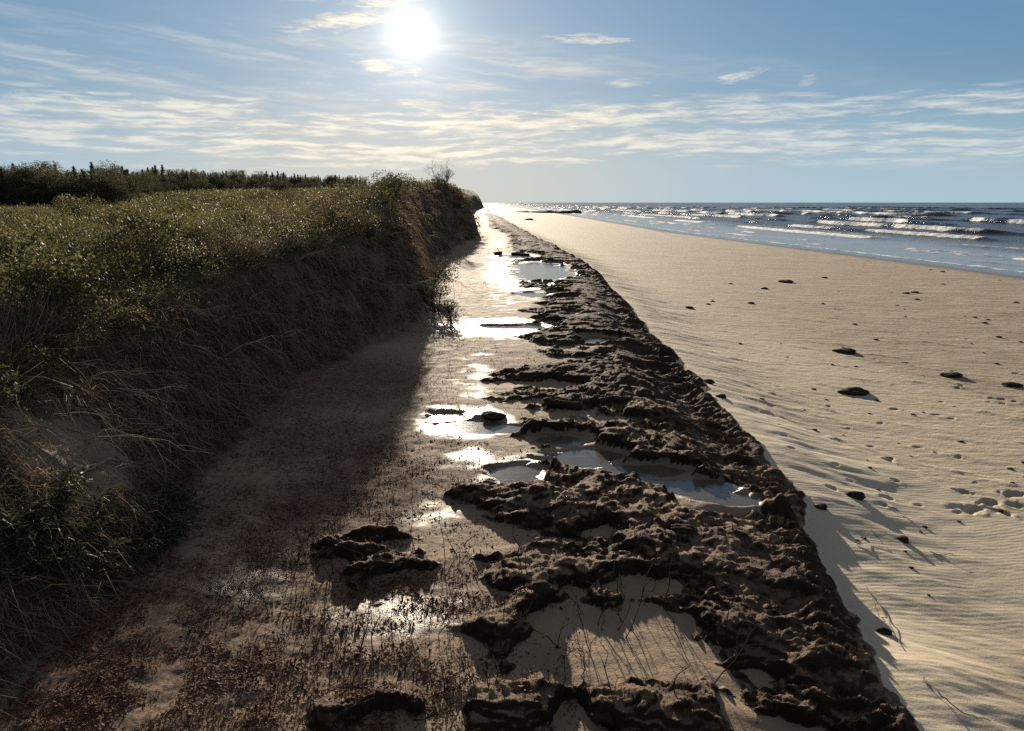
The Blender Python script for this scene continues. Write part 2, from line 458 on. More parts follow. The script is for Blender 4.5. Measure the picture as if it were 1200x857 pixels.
    return dict(z=z, e=e, xt=xt, xe=xe, out=out, u=u, tt=tt, peat=peat, lean=lean, wet=wet, shore=shore, litter=litter, damp=damp, drift=drift, veg=veg,
                slump=slump, dust_shade=dust_shade, clump=clump, pool=pool, dune=dune, fall=fall)


LOOK = {}


def hz(x, y):
    """ground height, read from the built sheet where it reaches"""
    x, y = np.atleast_1d(np.asarray(x, float)), np.atleast_1d(np.asarray(y, float))
    if not LOOK:
        return ground(x, y, False)
    ly, tn, Z = LOOK['ly'], LOOK['tn'], LOOK['z']
    fi = np.interp(np.log(np.maximum(y, 2.0)), ly, np.arange(len(ly)))
    fj = np.interp(x / np.maximum(y, 2.0), tn, np.arange(len(tn)))
    i = np.minimum(fi.astype(int), len(ly) - 2)
    j = np.minimum(fj.astype(int), len(tn) - 2)
    a, b = fi - i, fj - j
    return (Z[i, j] * (1 - a) * (1 - b) + Z[i + 1, j] * a * (1 - b) + Z[i, j + 1] * (1 - a) * b + Z[i + 1, j + 1] * a * b)


def hit(px, py, tmax=400.0):
    """the first point of the ground along a line of sight"""
    d = ray(px, py)
    s = np.geomspace(2.0, tmax, 900)
    P = EYE[None] + d[None] * s[:, None]
    below = P[:, 2] < hz(P[:, 0], P[:, 1])
    if not below.any():
        return None
    i = int(np.argmax(below))
    return P[i] * .5 + P[max(i - 1, 0)] * .5


# ------------------------------------------------------------------ objects
def tag(o, label=None, cat=None, group=None, kind=None):
    for k, v in (('label', label), ('category', cat), ('group', group), ('kind', kind)):
        if v:
            o[k] = v
    return o


def mesh_np(name, verts, faces, mat, parent=None, smooth=False, attrs=None):
    verts = np.ascontiguousarray(verts, np.float32)
    faces = np.ascontiguousarray(faces, np.int32)
    k = faces.shape[1]
    me = bpy.data.meshes.new(name)
    me.vertices.add(len(verts))
    me.vertices.foreach_set('co', verts.ravel())
    me.loops.add(faces.size)
    me.loops.foreach_set('vertex_index', faces.ravel())
    me.polygons.add(len(faces))
    me.polygons.foreach_set('loop_start', np.arange(0, faces.size, k, dtype=np.int32))
    if smooth:
        me.polygons.foreach_set('use_smooth', np.ones(len(faces), bool))
    for an, av in (attrs or {}).items():
        a = me.attributes.new(an, 'FLOAT', 'POINT')
        a.data.foreach_set('value', np.ascontiguousarray(av, np.float32).ravel())
    me.update(calc_edges=True)
    me.validate()
    me.materials.append(mat)
    o = bpy.data.objects.new(name, me)
    COL.objects.link(o)
    if parent:
        o.parent = parent
    return o


def empty(name, loc=(0, 0, 0), rz=0.0, scale=1.0):
    o = bpy.data.objects.new(name, None)
    o.location = loc
    o.rotation_euler = (0, 0, rz)
    o.scale = (scale,) * 3
    o.empty_display_size = .2
    COL.objects.link(o)
    return o


def kids(o):
    return list(o.children)


def copy_tree(o):
    c = o.copy()
    COL.objects.link(c)
    for ch in kids(o):
        d = ch.copy()
        COL.objects.link(d)
        d.parent = c
    return c


class Tubes:
    """collects tapered tubes for one mesh"""
    def __init__(s, sides=5):
        s.v, s.f, s.n, s.k = [], [], 0, sides

    def add(s, pts, r0, r1):
        pts = np.asarray(pts, float)
        m = len(pts)
        tg = np.gradient(pts, axis=0)
        tg /= np.linalg.norm(tg, axis=1)[:, None] + 1e-9
        ref = np.array([.31, .17, .93]) if abs(tg[0][2]) < .8 else np.array([.95, .2, .1])
        a = np.cross(tg, ref)
        a /= np.linalg.norm(a, axis=1)[:, None] + 1e-9
        b = np.cross(tg, a)
        th = np.arange(s.k) * 2 * math.pi / s.k
        r = np.linspace(r0, r1, m)
        ring = pts[:, None] + r[:, None, None] * (np.cos(th)[None, :, None] * a[:, None] + np.sin(th)[None, :, None] * b[:, None])
        s.v.append(ring.reshape(-1, 3))
        for i in range(m - 1):
            for j in range(s.k):
                q = s.n + i * s.k
                s.f.append((q + j, q + (j + 1) % s.k, q + s.k + (j + 1) % s.k, q + s.k + j))
        s.n += m * s.k

    def build(s, name, mat, parent=None):
        return mesh_np(name, np.concatenate(s.v), np.array(s.f), mat, parent, smooth=True)


# ------------------------------------------------------------------ materials
def new_mat(name):
    m = bpy.data.materials.new(name)
    m.use_nodes = True
    g = G(m.node_tree)
    b = g.n['Principled BSDF']
    return m, g, b


def pos(g):
    return g.node('ShaderNodeNewGeometry').outputs['Position']


def stretch(g, p, sx, sy, sz, rz=0.0):
    n = g.node('ShaderNodeMapping')
    g.l.new(p, n.inputs['Vector'])
    n.inputs['Rotation'].default_value = (0, 0, rz)
    n.inputs['Scale'].default_value = (sx, sy, sz)
    return n.outputs[0]


def mat_beach():
    m, g, b = new_mat('beach_sand')
    p = pos(g)
    damp, drift, shore, clump = g.attr('damp'), g.attr('drift'), g.attr('shore'), g.attr('clump')
    n_big = g.noise(stretch(g, p, .25, .9, 1, R(45)), .8, 5, .6)
    n_str = g.noise(stretch(g, p, .35, 2.6, 1, R(38)), 1.6, 6, .62)
    n_fine = g.noise(p, 60, 3, .7)
    dry = g.mix(n_big, (.455, .385, .282), (.545, .472, .355))
    wetc = g.mix(n_big, (.16, .115, .07), (.235, .175, .11))
    k = g.m('MULTIPLY', damp, g.step(n_str, .36, .62, 1.0, .5))
    c = g.mix(k, dry, wetc)
    c = g.mix(g.step(n_str, .54, .66, 0, .55), c, (.50, .42, .30))
    c = g.mix(g.m('MULTIPLY', g.step(g.noise(p, 7, 5, .7), .62, .72), g.step(clump, .0, .2, .05, .75)), c, (.07, .05, .035))
    c = g.mix(g.step(shore, .1, .9), c, (.12, .098, .07))
    c = g.mix(g.m('MULTIPLY', n_fine, .25), c, (.14, .11, .075))
    g.l.new(c, b.inputs['Base Color'])
    rough = g.mix(g.step(shore, .3, 1.0), (.85, .85, .85), (.16, .16, .16))
    g.l.new(rough, b.inputs['Roughness'])
    g.put(b.inputs['Specular IOR Level'], g.step(shore, .2, 1.0, .18, .6))
    # wind ripples on the drift, streaks elsewhere
    rip = g.node('ShaderNodeTexWave', wave_type='BANDS', bands_direction='Y', wave_profile='SIN')
    g.l.new(stretch(g, p, 1, 1, 0, R(-14)), rip.inputs['Vector'])
    rip.inputs['Scale'].default_value = 4.6
    rip.inputs['Distortion'].default_value = 5.0
    rip.inputs['Detail'].default_value = 2.0
    rip.inputs['Detail Scale'].default_value = .5
    ripm = g.m('MULTIPLY', rip.outputs['Fac'], g.m('MULTIPLY', g.step(n_big, .30, .62, .15, 1.0), g.step(g.m('SUBTRACT', drift, damp), -.3, .8, .10, 1.0)))
    nm = g.bump(ripm, .38, .0042)
    lump = g.noise(stretch(g, p, 1.0, 2.2, 1, R(40)), 3.2, 6, .66)
    nm = g.bump(g.m('MULTIPLY', lump, g.step(drift, 0, 1, 1.0, .3)), .75, .05, nm)
    nm = g.bump(n_fine, .5, .004, nm)
    g.l.new(nm, b.inputs['Normal'])
    return m


def mat_shelf():
    m, g, b = new_mat('peat_and_sand')
    p = pos(g)
    peat, wet, litter = g.attr('peat'), g.attr('wet'), g.attr('litter')
    n1 = g.noise(p, 1.7, 5, .6)
    n2 = g.noise(p, 9, 6, .68)
    n3 = g.noise(p, 42, 4, .7)
    nz = g.node('ShaderNodeSeparateXYZ')
    g.l.new(g.node('ShaderNodeNewGeometry').outputs['Normal'], nz.inputs[0])
    dry = g.mix(n1, (.225, .160, .108), (.34, .26, .18))
    wets = g.mix(n1, (.16, .118, .08), (.22, .165, .112))
    sand = g.mix(wet, dry, wets)
    sand = g.mix(g.m('MULTIPLY', litter, g.step(n2, .3, .6, .45, .95)), sand, (.125, .064, .042))
    # plant crumbs strewn on the sand
    cr = g.m('MULTIPLY', g.step(g.noise(stretch(g, p, 1, 1, 1, .4), 26, 6, .75, .6), .52, .60), g.step(g.m('ADD', litter, g.m('MULTIPLY', g.m('SUBTRACT', n2, .5), .9)), .18, .55, .0, .85))
    sand = g.mix(cr, sand, (.075, .034, .020))
    sand = g.mix(g.m('MULTIPLY', n3, .3), sand, (.10, .075, .05))
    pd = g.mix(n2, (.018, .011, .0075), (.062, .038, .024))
    dust_shade = g.m('MULTIPLY', g.step(nz.outputs[2], .62, .96), g.step(g.m('ADD', g.m('MULTIPLY', n2, .6), g.m('MULTIPLY', n1, .5)), .43, .64, .10, 1.0))
    pc = g.mix(g.m('MULTIPLY', dust_shade, g.attr('dust_shade')), pd, (.265, .18, .115))
    c = g.mix(g.step(g.m('ADD', peat, g.m('MULTIPLY', g.m('SUBTRACT', n2, .5), 1.1)), .28, .62), sand, pc)
    g.l.new(c, b.inputs['Base Color'])
    rw = g.m('MULTIPLY', g.step(g.m('ADD', wet, g.m('MULTIPLY', g.m('SUBTRACT', n1, .5), .8)), .25, .85), g.m('SUBTRACT', 1.0, peat, clamp=True))
    r = g.step(rw, 0, 1, .85, .46)
    g.put(b.inputs['Roughness'], r)
    g.put(b.inputs['Specular IOR Level'], g.step(rw, 0, 1, .1, .30))
    hgt = g.m('ADD', g.m('MULTIPLY', n2, g.step(peat, .1, .8, .35, 1.6)), g.m('MULTIPLY', n3, g.step(peat, .1, .8, .15, .45)))
    hgt = g.m('ADD', hgt, g.m('MULTIPLY', cr, .25))
    nm = g.bump(hgt, .9, .04)
    fibre = g.noise(stretch(g, p, 75, 16, 60, .5), 1.0, 4, .7, .8)
    nm = g.bump(g.m('MULTIPLY', fibre, peat), .7, .018, nm)
    g.l.new(nm, b.inputs['Normal'])
    return m


def mat_dune():
    m, g, b = new_mat('dune_soil')
    p = pos(g)
    veg, slump = g.attr('veg'), g.attr('slump')
    n1 = g.noise(p, 1.1, 5, .6)
    n2 = g.noise(p, 7, 6, .7)
    soil = g.mix(n2, (.070, .048, .033), (.22, .16, .11))
    soil = g.mix(g.step(n1, .55, .7), soil, (.20, .15, .10))
    grn = g.mix(n2, (.022, .026, .010), (.075, .070, .028))
    c = g.mix(veg, soil, grn)
    c = g.mix(g.step(g.m('ADD', slump, g.m('MULTIPLY', g.m('SUBTRACT', n2, .5), .9)), .25, .75), c, (.26, .20, .135))
    g.l.new(c, b.inputs['Base Color'])
    b.inputs['Roughness'].default_value = .95
    b.inputs['Specular IOR Level'].default_value = .1
    g.l.new(g.bump(n2, 1.0, .08), b.inputs['Normal'])
    return m


def mat_leaf(name, c0, c1, gloss=.5, trans=.35, third=None):
    m, g, b = new_mat(name)
    v = g.attr('tone')
    c = g.mix(v, c0, c1)
    if third:
        c = g.mix(g.step(v, .78, .95), c, third)
    g.l.new(c, b.inputs['Base Color'])
    b.inputs['Roughness'].default_value = gloss
    b.inputs['Specular IOR Level'].default_value = .09
    if trans:
        t = g.node('ShaderNodeBsdfTranslucent')
        g.l.new(c, t.inputs['Color'])
        mx = g.node('ShaderNodeMixShader')
        mx.inputs[0].default_value = trans
        g.l.new(b.outputs[0], mx.inputs[1])
        g.l.new(t.outputs[0], mx.inputs[2])
        g.l.new(mx.outputs[0], g.n['Material Output'].inputs[0])
    return m


def mat_wood(name, c0, c1, scale=14):
    m, g, b = new_mat(name)
    tc = g.node('ShaderNodeTexCoord').outputs['Object']
    n = g.noise(tc, scale, 5, .65)
    g.l.new(g.mix(n, c0, c1), b.inputs['Base Color'])
    b.inputs['Roughness'].default_value = .95
    b.inputs['Specular IOR Level'].default_value = .04
    g.l.new(g.bump(n, .6, .01), b.inputs['Normal'])
    return m


def mat_sea():
    m, g, b = new_mat('sea_water')
    p = pos(g)
    foam, shal = g.attr('foam'), g.attr('shallow')
    n = g.noise(stretch(g, p, 1, .45, 1, R(4)), 1.3, 7, .72)
    nf = g.noise(stretch(g, p, 1, .6, 1), 4.5, 6, .7)
    f = g.step(g.m('ADD', foam, g.m('MULTIPLY', g.m('SUBTRACT', n, .5), .9)), .33, .55)
    f = g.m('MULTIPLY', f, g.step(nf, .25, .5, .55, 1.0))
    deep = g.mix(shal, (.020, .022, .034), (.24, .25, .25))
    g.l.new(g.mix(f, deep, (.72, .72, .70)), b.inputs['Base Color'])
    g.put(b.inputs['Roughness'], g.step(f, 0, 1, .22, .9))
    b.inputs['IOR'].default_value = 1.33
    g.put(b.inputs['Specular IOR Level'], g.step(shal, .1, .7, .09, .6))
    w = g.noise(stretch(g, p, .9, .45, 1, R(5)), .9, 6, .65)
    h = g.m('MULTIPLY', w, g.step(shal, .2, .9, 1.0, .12))
    nm = g.bump(h, 1.0, .6)
    g.l.new(nm, b.inputs['Normal'])
    return m


def mat_pool():
    m, g, b = new_mat('pool_water')
    p = pos(g)
    b.inputs['Base Color'].default_value = (.10, .085, .065, 1)
    b.inputs['Roughness'].default_value = .13
    b.inputs['IOR'].default_value = 1.33
    b.inputs['Specular IOR Level'].default_value = .75
    g.l.new(g.bump(g.noise(stretch(g, p, 1, 2.4, 1), 7, 4, .6), .3, .012), b.inputs['Normal'])
    return m


M_beach, M_shelf, M_dune = mat_beach(), mat_shelf(), mat_dune()
M_leaf = mat_leaf('bayberry_leaf', (.054, .060, .022), (.118, .112, .042), .6, .5, (.15, .112, .05))
M_green = mat_leaf('bank_weed_leaf', (.036, .042, .024), (.082, .086, .048), .6, .3)
M_straw = mat_leaf('dead_straw', (.075, .053, .036), (.25, .185, .125), .85, .2)
M_needle = mat_leaf('conifer_needles', (.055, .058, .032), (.13, .12, .065), .8, .35)
M_bush = mat_leaf('dark_bush_leaf', (.034, .034, .018), (.085, .076, .040), .8, .3)
M_bark = mat_wood('conifer_bark', (.05, .04, .03), (.11, .09, .07))
M_grey = mat_wood('weathered_branch', (.12, .095, .075), (.28, .235, .19))
M_twig = mat_wood('dry_stalk', (.022, .014, .010), (.055, .036, .024))
M_chunk = mat_wood('peat_clod', (.016, .012, .009), (.062, .044, .030), 9)
M_litter = mat_leaf('plant_litter', (.040, .017, .010), (.15, .070, .042), .8, 0)
M_sea, M_pool = mat_sea(), mat_pool()


# ------------------------------------------------------------------ the ground: beach, peat shelf, dune
def build_ground():
    ys = [2.0]
    while ys[-1] < 420:
        ys.append(ys[-1] * 1.0036)
    while ys[-1] < 3300:
        ys.append(ys[-1] * 1.02)
    ys = np.array(ys)
    tn = np.concatenate([np.linspace(-3.2, -1.03, 24), np.linspace(-1.0, 1.0, 1120), np.linspace(1.03, 3.2, 24)])
    Y, T = np.meshgrid(ys, tn, indexing='ij')
    X = T * Y
    g = {k: v for k, v in ground(X.ravel(), Y.ravel()).items()}
    LOOK.update(ly=np.log(ys), tn=tn, z=g['z'].reshape(Y.shape))
    x = X.ravel().copy()
    y = Y.ravel().copy()
    y -= .5 * g['lean']
    lipk = ss(g['out'], -.7, .0) * (1 - ss(g['out'], .0, .35)) * (1 - ss(y, 80, 150))
    x += .05 * lipk * np.clip(g['z'] - .35, 0, 1)
    V = np.stack([x, y, g['z']], 1)
    nr, nc = Y.shape
    idx = np.arange(nr * nc).reshape(nr, nc)
    Q = np.stack([idx[:-1, :-1], idx[:-1, 1:], idx[1:, 1:], idx[1:, :-1]], -1).reshape(-1, 4)
    cls = np.where(g['dune'] > .5, 2, np.where(g['out'] > .31, 0, 1))
    cq = cls[Q].max(1)
    cq = np.where((cls[Q] == 0).any(1) & (cq < 2), 0, cq)
    # beyond 230 m the shelf is buried: beach only
    cq = np.where((cq == 1) & (Y.ravel()[Q[:, 0]] > 240), 0, cq)

    def part(k, name, mat, names, label, cat):
        q = Q[cq == k]
        used, inv = np.unique(q, return_inverse=True)
        o = mesh_np(name, V[used], inv.reshape(-1, 4), mat, smooth=True, attrs={n: g[n][used] for n in names})
        tag(o, label, cat, kind='structure')
        return o
    part(0, 'beach', M_beach, ('damp', 'drift', 'shore', 'clump'), 'broad pale sand beach between the dark peat ledge and the surf', 'beach')
    part(1, 'peat_shelf', M_shelf, ('peat', 'wet', 'litter', 'dust_shade'), 'dark lumpy eroded peat shelf with sand and pools, ending in a ledge above the beach', 'peat shelf')
    part(2, 'dune', M_dune, ('veg', 'slump'), 'steep shaded dune bank and vegetated dune top running away beside the beach', 'dune')
    # the ground goes on behind and beneath the viewer
    yy = np.arange(-30, 2.06, .14)
    xx = np.arange(-30, 30.1, .2)
    Y, X = np.meshgrid(yy, xx, indexing='ij')
    h = ground(X.ravel(), Y.ravel())
    nr, nc = Y.shape
    idx = np.arange(nr * nc).reshape(nr, nc)
    Q = np.stack([idx[:-1, :-1], idx[:-1, 1:], idx[1:, 1:], idx[1:, :-1]], -1).reshape(-1, 4)
    V = np.stack([X.ravel(), Y.ravel(), h['z'] - .004], 1)
    cls = np.where(h['dune'] > .5, 2, np.where(h['out'] > .31, 0, 1))[Q[:, 0]]
    for k, nm, mt, at_, lb in ((0, 'beach', M_beach, ('damp', 'drift', 'shore', 'clump'), 'sand beach behind the viewer'),
                               (1, 'peat_shelf', M_shelf, ('peat', 'wet', 'litter', 'dust_shade'), 'peat shelf beneath and behind the viewer'),
                               (2, 'dune', M_dune, ('veg', 'slump'), 'dune bank behind the viewer')):
        q = Q[cls == k]
        used, inv = np.unique(q, return_inverse=True)
        tag(mesh_np(nm, V[used], inv.reshape(-1, 4), mt, smooth=True, attrs={n: h[n][used] for n in at_}), lb, nm.replace('_', ' '), kind='structure')


build_ground()


def build_pools():
    """still water lying in the hollows of the shelf"""
    for i, (cx, cy, rx, ry, a) in enumerate(POOLS):
        n = 40
        th = np.linspace(0, 2 * math.pi, n, endpoint=False)
        px, py = cx + np.cos(th) * rx * 1.12, cy + np.sin(th) * ry * 1.12
        xs = np.concatenate([[cx], px])
        ys = np.concatenate([[cy], py])
        lev = SHELF_Z - .018 - .0007 * i
        V = np.stack([xs, ys, np.full(n + 1, lev)], 1)
        Fc = np.array([(0, 1 + k, 1 + (k + 1) % n) for k in range(n)])
        tag(mesh_np('water', V, Fc, M_pool), 'shallow pool of still water lying on the sandy peat shelf', 'pool', 'pools on the peat shelf', 'structure')


build_pools()


# ------------------------------------------------------------------ the sea
def build_sea():
    ys = np.concatenate([np.geomspace(14, 700, 900), np.geomspace(715, 14000, 70)])
    tn = np.concatenate([np.linspace(-.06, 1.05, 900), np.linspace(1.1, 3.0, 30)])
    Y, T = np.meshgrid(ys, tn, indexing='ij')
    X = T * Y
    x, y = X.ravel(), Y.ravel()
    off = x - _shore(y)                     # metres out from the water's edge
    keep = (off > -2.5)
    z = np.full(x.shape, -.6)
    foam = np.zeros(x.shape)
    wig = 5.0 * fbm(y * .018, x * .01, 3, 200)
    lines = [(4, .05, 1.0, .55, .03), (9, .10, 1.3, .62, .03), (17, .22, 1.8, .75, .03), (28, .40, 1.8, .85, .034), (43, .65, 2.1, .95, .034), (62, .85, 2.4, 1.0, .032),
             (86, .9, 2.8, .95, .03), (118, .9, 3.2, .8, .028), (160, .9, 4, .62, .026), (225, 1.0, 5, .5, .02), (310, 1.0, 6, .4, .02)]
    for k, (o0, hgt, wid, fo, L) in enumerate(lines):
        seg = fbm(y * L, x * .004 + k * 9.3, 3, 210 + k)
        o = off - o0 - wig * (.4 + .03 * o0) * .6 - 3.0 * fbm(y * .05, x * 0 + k, 2, 230 + k) * (o0 / 40)
        act = ss(seg, -.30, .06)
        crest = np.where(o < 0, np.exp(-(o / (wid * .38)) ** 2), np.exp(-(o / wid) ** 2))
        z += hgt * act * crest
        broke = ss(seg, -.05, .10)
        foam = np.maximum(foam, fo * broke * np.where(o > 0, np.exp(-(o / (wid * .45)) ** 2), np.exp(-(np.abs(o) / (wid * (1.2 if k < 3 else .7))) ** 1.4)))
    foam = np.maximum(foam, .40 * ss(fbm(x * .16, y * .05, 4, 254, .6), .08, .22) * ss(off, 1, 3) * (1 - ss(off, 22, 40)))
    foam = np.maximum(foam, .17 * ss(fbm(x * .06, y * .03, 3, 250), .0, .35) * ss(off, 2, 8) * (1 - ss(off, 60, 130)))
    foam = np.maximum(foam, .5 * np.exp(-(off / .5) ** 2))
    z += foam * .40 * np.abs(fbm(x * .5, y * .35, 3, 251))
    z += .16 * fbm(x * .12, y * .05, 3, 252) * ss(off, 12, 50) * (1 - ss(y, 400, 900))
    shal = 1 - ss(off + 4 * fbm(x * .05, y * .03, 2, 253), 6, 34)
    nr, nc = Y.shape
    idx = np.arange(nr * nc).reshape(nr, nc)
    Q = np.stack([idx[:-1, :-1], idx[:-1, 1:], idx[1:, 1:], idx[1:, :-1]], -1).reshape(-1, 4)
    q = Q[keep[Q].any(1)]
    used, inv = np.unique(q, return_inverse=True)
    o = mesh_np('sea', np.stack([x, y, z], 1)[used], inv.reshape(-1, 4), M_sea, smooth=True, attrs={'foam': foam[used], 'shallow': shal[used]})
    tag(o, 'dark blue sea with white breakers rolling onto the beach', 'sea', kind='structure')


build_sea()


# ------------------------------------------------------------------ leaves and blades
def leaves(P, size, tone, up=.5, aspect=2.0, rng=RNG):
    n = len(P)
    nrm = rng.normal(size=(n, 3))
    nrm[:, 2] = np.abs(nrm[:, 2]) + up
    nrm /= np.linalg.norm(nrm, axis=1)[:, None]
    a = rng.normal(size=(n, 3))
    a -= nrm * (a * nrm).sum(1)[:, None]
    a /= np.linalg.norm(a, axis=1)[:, None]
    b = np.cross(nrm, a)
    s = np.asarray(size).reshape(-1, 1) * np.ones((n, 1))
    L, W = s * .5, s * .5 / aspect
    V = np.stack([P - a * L, P + b * W - nrm * W * .3, P + a * L, P - b * W - nrm * W * .3], 1).reshape(-1, 3)
    Fc = np.arange(4 * n).reshape(n, 4)
    return V, Fc, np.repeat(tone, 4)


def blades(P, D, length, width, droop, tone, seg=3, rng=RNG):
    """thin curved ribbons starting at P along D, bending down"""
    n = len(P)
    side = np.cross(D, rng.normal(size=(n, 3)))
    side /= np.linalg.norm(side, axis=1)[:, None] + 1e-9
    pts = []
    kink = rng.normal(size=(n, 3)) * .12
    for i in range(seg + 1):
        t = i / seg
        c = P + D * (length * t)[:, None] + kink * (math.sin(t * 5) * length)[:, None]
        c = c + np.array([0, 0, -1.0])[None] * (droop * length * t * t)[:, None]
        w = (width * (1 - .75 * t))[:, None] * side
        pts.append(np.stack([c - w, c + w], 1))
    V = np.stack(pts, 1).reshape(n, -1, 3)
    k = 2 * (seg + 1)
    base = np.arange(n)[:, None, None] * k
    quad = np.array([[2 * i, 2 * i + 1, 2 * i + 3, 2 * i + 2] for i in range(seg)])[None]
    Fc = (base + quad).reshape(-1, 4)
    return V.reshape(-1, 3), Fc, np.repeat(tone, k)


def join(parts):
    V, Fc, T, n = [], [], [], 0
    for v, f, t in parts:
        V.append(v)
        Fc.append(f + n)
        T.append(t)
        n += len(v)
    return np.concatenate(V), np.concatenate(Fc), np.concatenate(T)


def sample_dune(n, y0, y1, t0=-1.0, t1=-.03):
    t = RNG.uniform(t0, t1, n)
    y = np.exp(RNG.uniform(math.log(y0), math.log(y1), n))
    return t * y, y


def build_cover():
    # low evergreen shrubs over the dune top
    x, y = sample_dune(620000, 3.6, 190)
    d = ground(x, y)
    patch = fbm(x * .35, y * .35, 3, 300)
    hum = fbm(x * .95, y * .95, 3, 301)
    keep = (d['tt'] > .58 + .45 * hum) & (RNG.uniform(size=len(x)) < .72 + 1.1 * patch + .5 * hum)
    x, y, z, patch, hum, tt = x[keep], y[keep], d['z'][keep], patch[keep], hum[keep], d['tt'][keep]
    top = np.clip(.40 + .5 * patch + .75 * hum, .06, 1.25)
    P = np.stack([x, y, z + top * RNG.uniform(0, 1, len(x)) ** .45], 1)
    size = np.maximum(.036, .0026 * y) * RNG.uniform(.7, 1.3, len(x))
    tone = np.clip(.45 + .9 * patch + .25 * RNG.normal(size=len(x)), 0, 1)
    V, Fc, T = leaves(P, size, tone, .35, 1.8)
    tag(mesh_np('shrub_cover', V, Fc, M_leaf, attrs={'tone': T}), 'low green evergreen shrub cover with small shiny leaves all over the dune top', 'shrub cover', kind='stuff')
    # tufts of dead straw on the bank and among the shrubs
    x, y = sample_dune(42000, 3.2, 120)
    d = ground(x, y)
    pt = fbm(x * .8, y * .8, 3, 310)
    gp = fbm(x * .22, y * .22, 3, 311)
    face = d['tt'] < .95
    keep = (d['tt'] > .03) & (RNG.uniform(size=len(x)) < np.where(face, .9, .12 + 1.1 * gp)) & (d['slump'] < .62) & (pt + .6 * d['tt'] > -.22)
    x, y, z, face, tt = x[keep], y[keep], d['z'][keep], face[keep], d['tt'][keep]
    n, K = len(x), 13
    D = np.stack([np.where(face, .8, .15) + .35 * RNG.normal(size=n), -.1 + .45 * RNG.normal(size=n), np.where(face, .25, 1.0) + .3 * RNG.normal(size=n)], 1)
    L = RNG.uniform(.18, .5, n) * np.where(face, 1.0, 1.35) * (1 + .010 * y)
    tone = np.clip(.42 + .45 * RNG.normal(size=n), 0, 1)
    rp = lambda v: np.repeat(v, K, axis=0)
    n *= K
    P = rp(np.stack([x, y, z], 1)) + RNG.normal(size=(n, 3)) * np.array([1, 1, .3]) * (.05 + .003 * rp(y))[:, None]
    D = rp(D) + .42 * RNG.normal(size=(n, 3))
    D /= np.linalg.norm(D, axis=1)[:, None]
    V, Fc, T = blades(P, D, rp(L) * RNG.uniform(.5, 1.2, n), np.maximum(.0028, .00085 * rp(y)), np.where(rp(face), RNG.uniform(.5, 1.5, n), .2), np.clip(rp(tone) + .12 * RNG.normal(size=n), 0, 1))
    tag(mesh_np('dead_grass', V, Fc, M_straw, attrs={'tone': T}), 'tufts of dead brown grass hanging over the dune bank and standing among the shrubs', 'dead grass', kind='stuff')
    # leaf litter on the shelf
    px, py = RNG.uniform(-60, 680, 420000), RNG.uniform(370, 900, 420000)
    c = np.stack([(px - 600) / F, (428.5 - py) / F], 1)
    dx, dy, dz = c[:, 0], math.cos(PITCH) + c[:, 1] * math.sin(PITCH), c[:, 1] * math.cos(PITCH) - math.sin(PITCH)
    s = (SHELF_Z - 4.0) / dz
    x, y = dx * s, dy * s
    d = ground(x, y)
    cl = fbm(x * 2.6, y * 2.6, 3, 320)
    keep = (d['dune'] < .3) & (d['pool'] < .2) & (RNG.uniform(size=len(x)) < (.1 + d['litter'] * .9) * (.5 + 1.8 * cl))
    x, y, z = x[keep], y[keep], d['z'][keep]
    n = len(x)
    V, Fc, T = leaves(np.stack([x, y, z + RNG.uniform(.002, .014, n)], 1), RNG.uniform(.007, .024, n) * np.where(RNG.uniform(size=n) < .10, 2.4, 1), RNG.uniform(0, 1, n), 1.2, 2.2)
    tag(mesh_np('plant_litter', V, Fc, M_litter, attrs={'tone': T}), 'reddish brown plant litter strewn over the sand at the foot of the bank', 'litter', kind='stuff')


build_cover()


# ------------------------------------------------------------------ the wood behind the dunes
def conifer_proto(i, h):
    rng = np.random.default_rng(500 + i)
    root = empty('conifer_tree')
    tb = Tubes(6)
    lean = rng.normal(size=2) * .04
    tb.add([(lean[0] * h * k * k, lean[1] * h * k * k, h * k) for k in np.linspace(-.06, 1, 8)], .02 * h, .004 * h)
    P, S = [], []
    nw = 17
    parts = []
    for w in range(nw):
        k = .05 + .95 * w / (nw - 1)
        rad = h * (.44 * (1 - k) ** .9 + .012) * rng.uniform(.55, 1.3)
        nb = 8 if w < nw - 3 else 5
        for j in range(nb):
            th = rng.uniform(0, 2 * math.pi)
            r = rad * rng.uniform(.55, 1.2)
            zz = h * (k + rng.normal() * .018)
            rise = rng.uniform(-.12, .30)
            tb.add([(0, 0, zz), (math.cos(th) * r * .5, math.sin(th) * r * .5, zz + rise * r * .4), (math.cos(th) * r * .95, math.sin(th) * r * .95, zz + rise * r)], .006 * h, .0015 * h)
            m = 15
            s = rng.uniform(.2, 1.05, m)
            q = np.stack([math.cos(th) * r * s, math.sin(th) * r * s, zz + rise * r * s], 1) + rng.normal(size=(m, 3)) * h * .017
            P.append(q)
            S.append(rng.uniform(.028, .06, m) * h)
    q = np.stack([rng.normal(size=10) * .012 * h, rng.normal(size=10) * .012 * h, h * rng.uniform(.93, 1.05, 10)], 1)
    P.append(q * np.array([.6, .6, 1]))
    S.append(np.full(10, .022 * h))
    P, S = np.concatenate(P), np.concatenate(S)
    V, Fc, T = leaves(P, S, rng.uniform(0, 1, len(P)), .2, 1.9, rng)
    tb.build('trunk', M_bark, root)
    mesh_np('crown', V, Fc, M_needle, root, attrs={'tone': T})
    return root


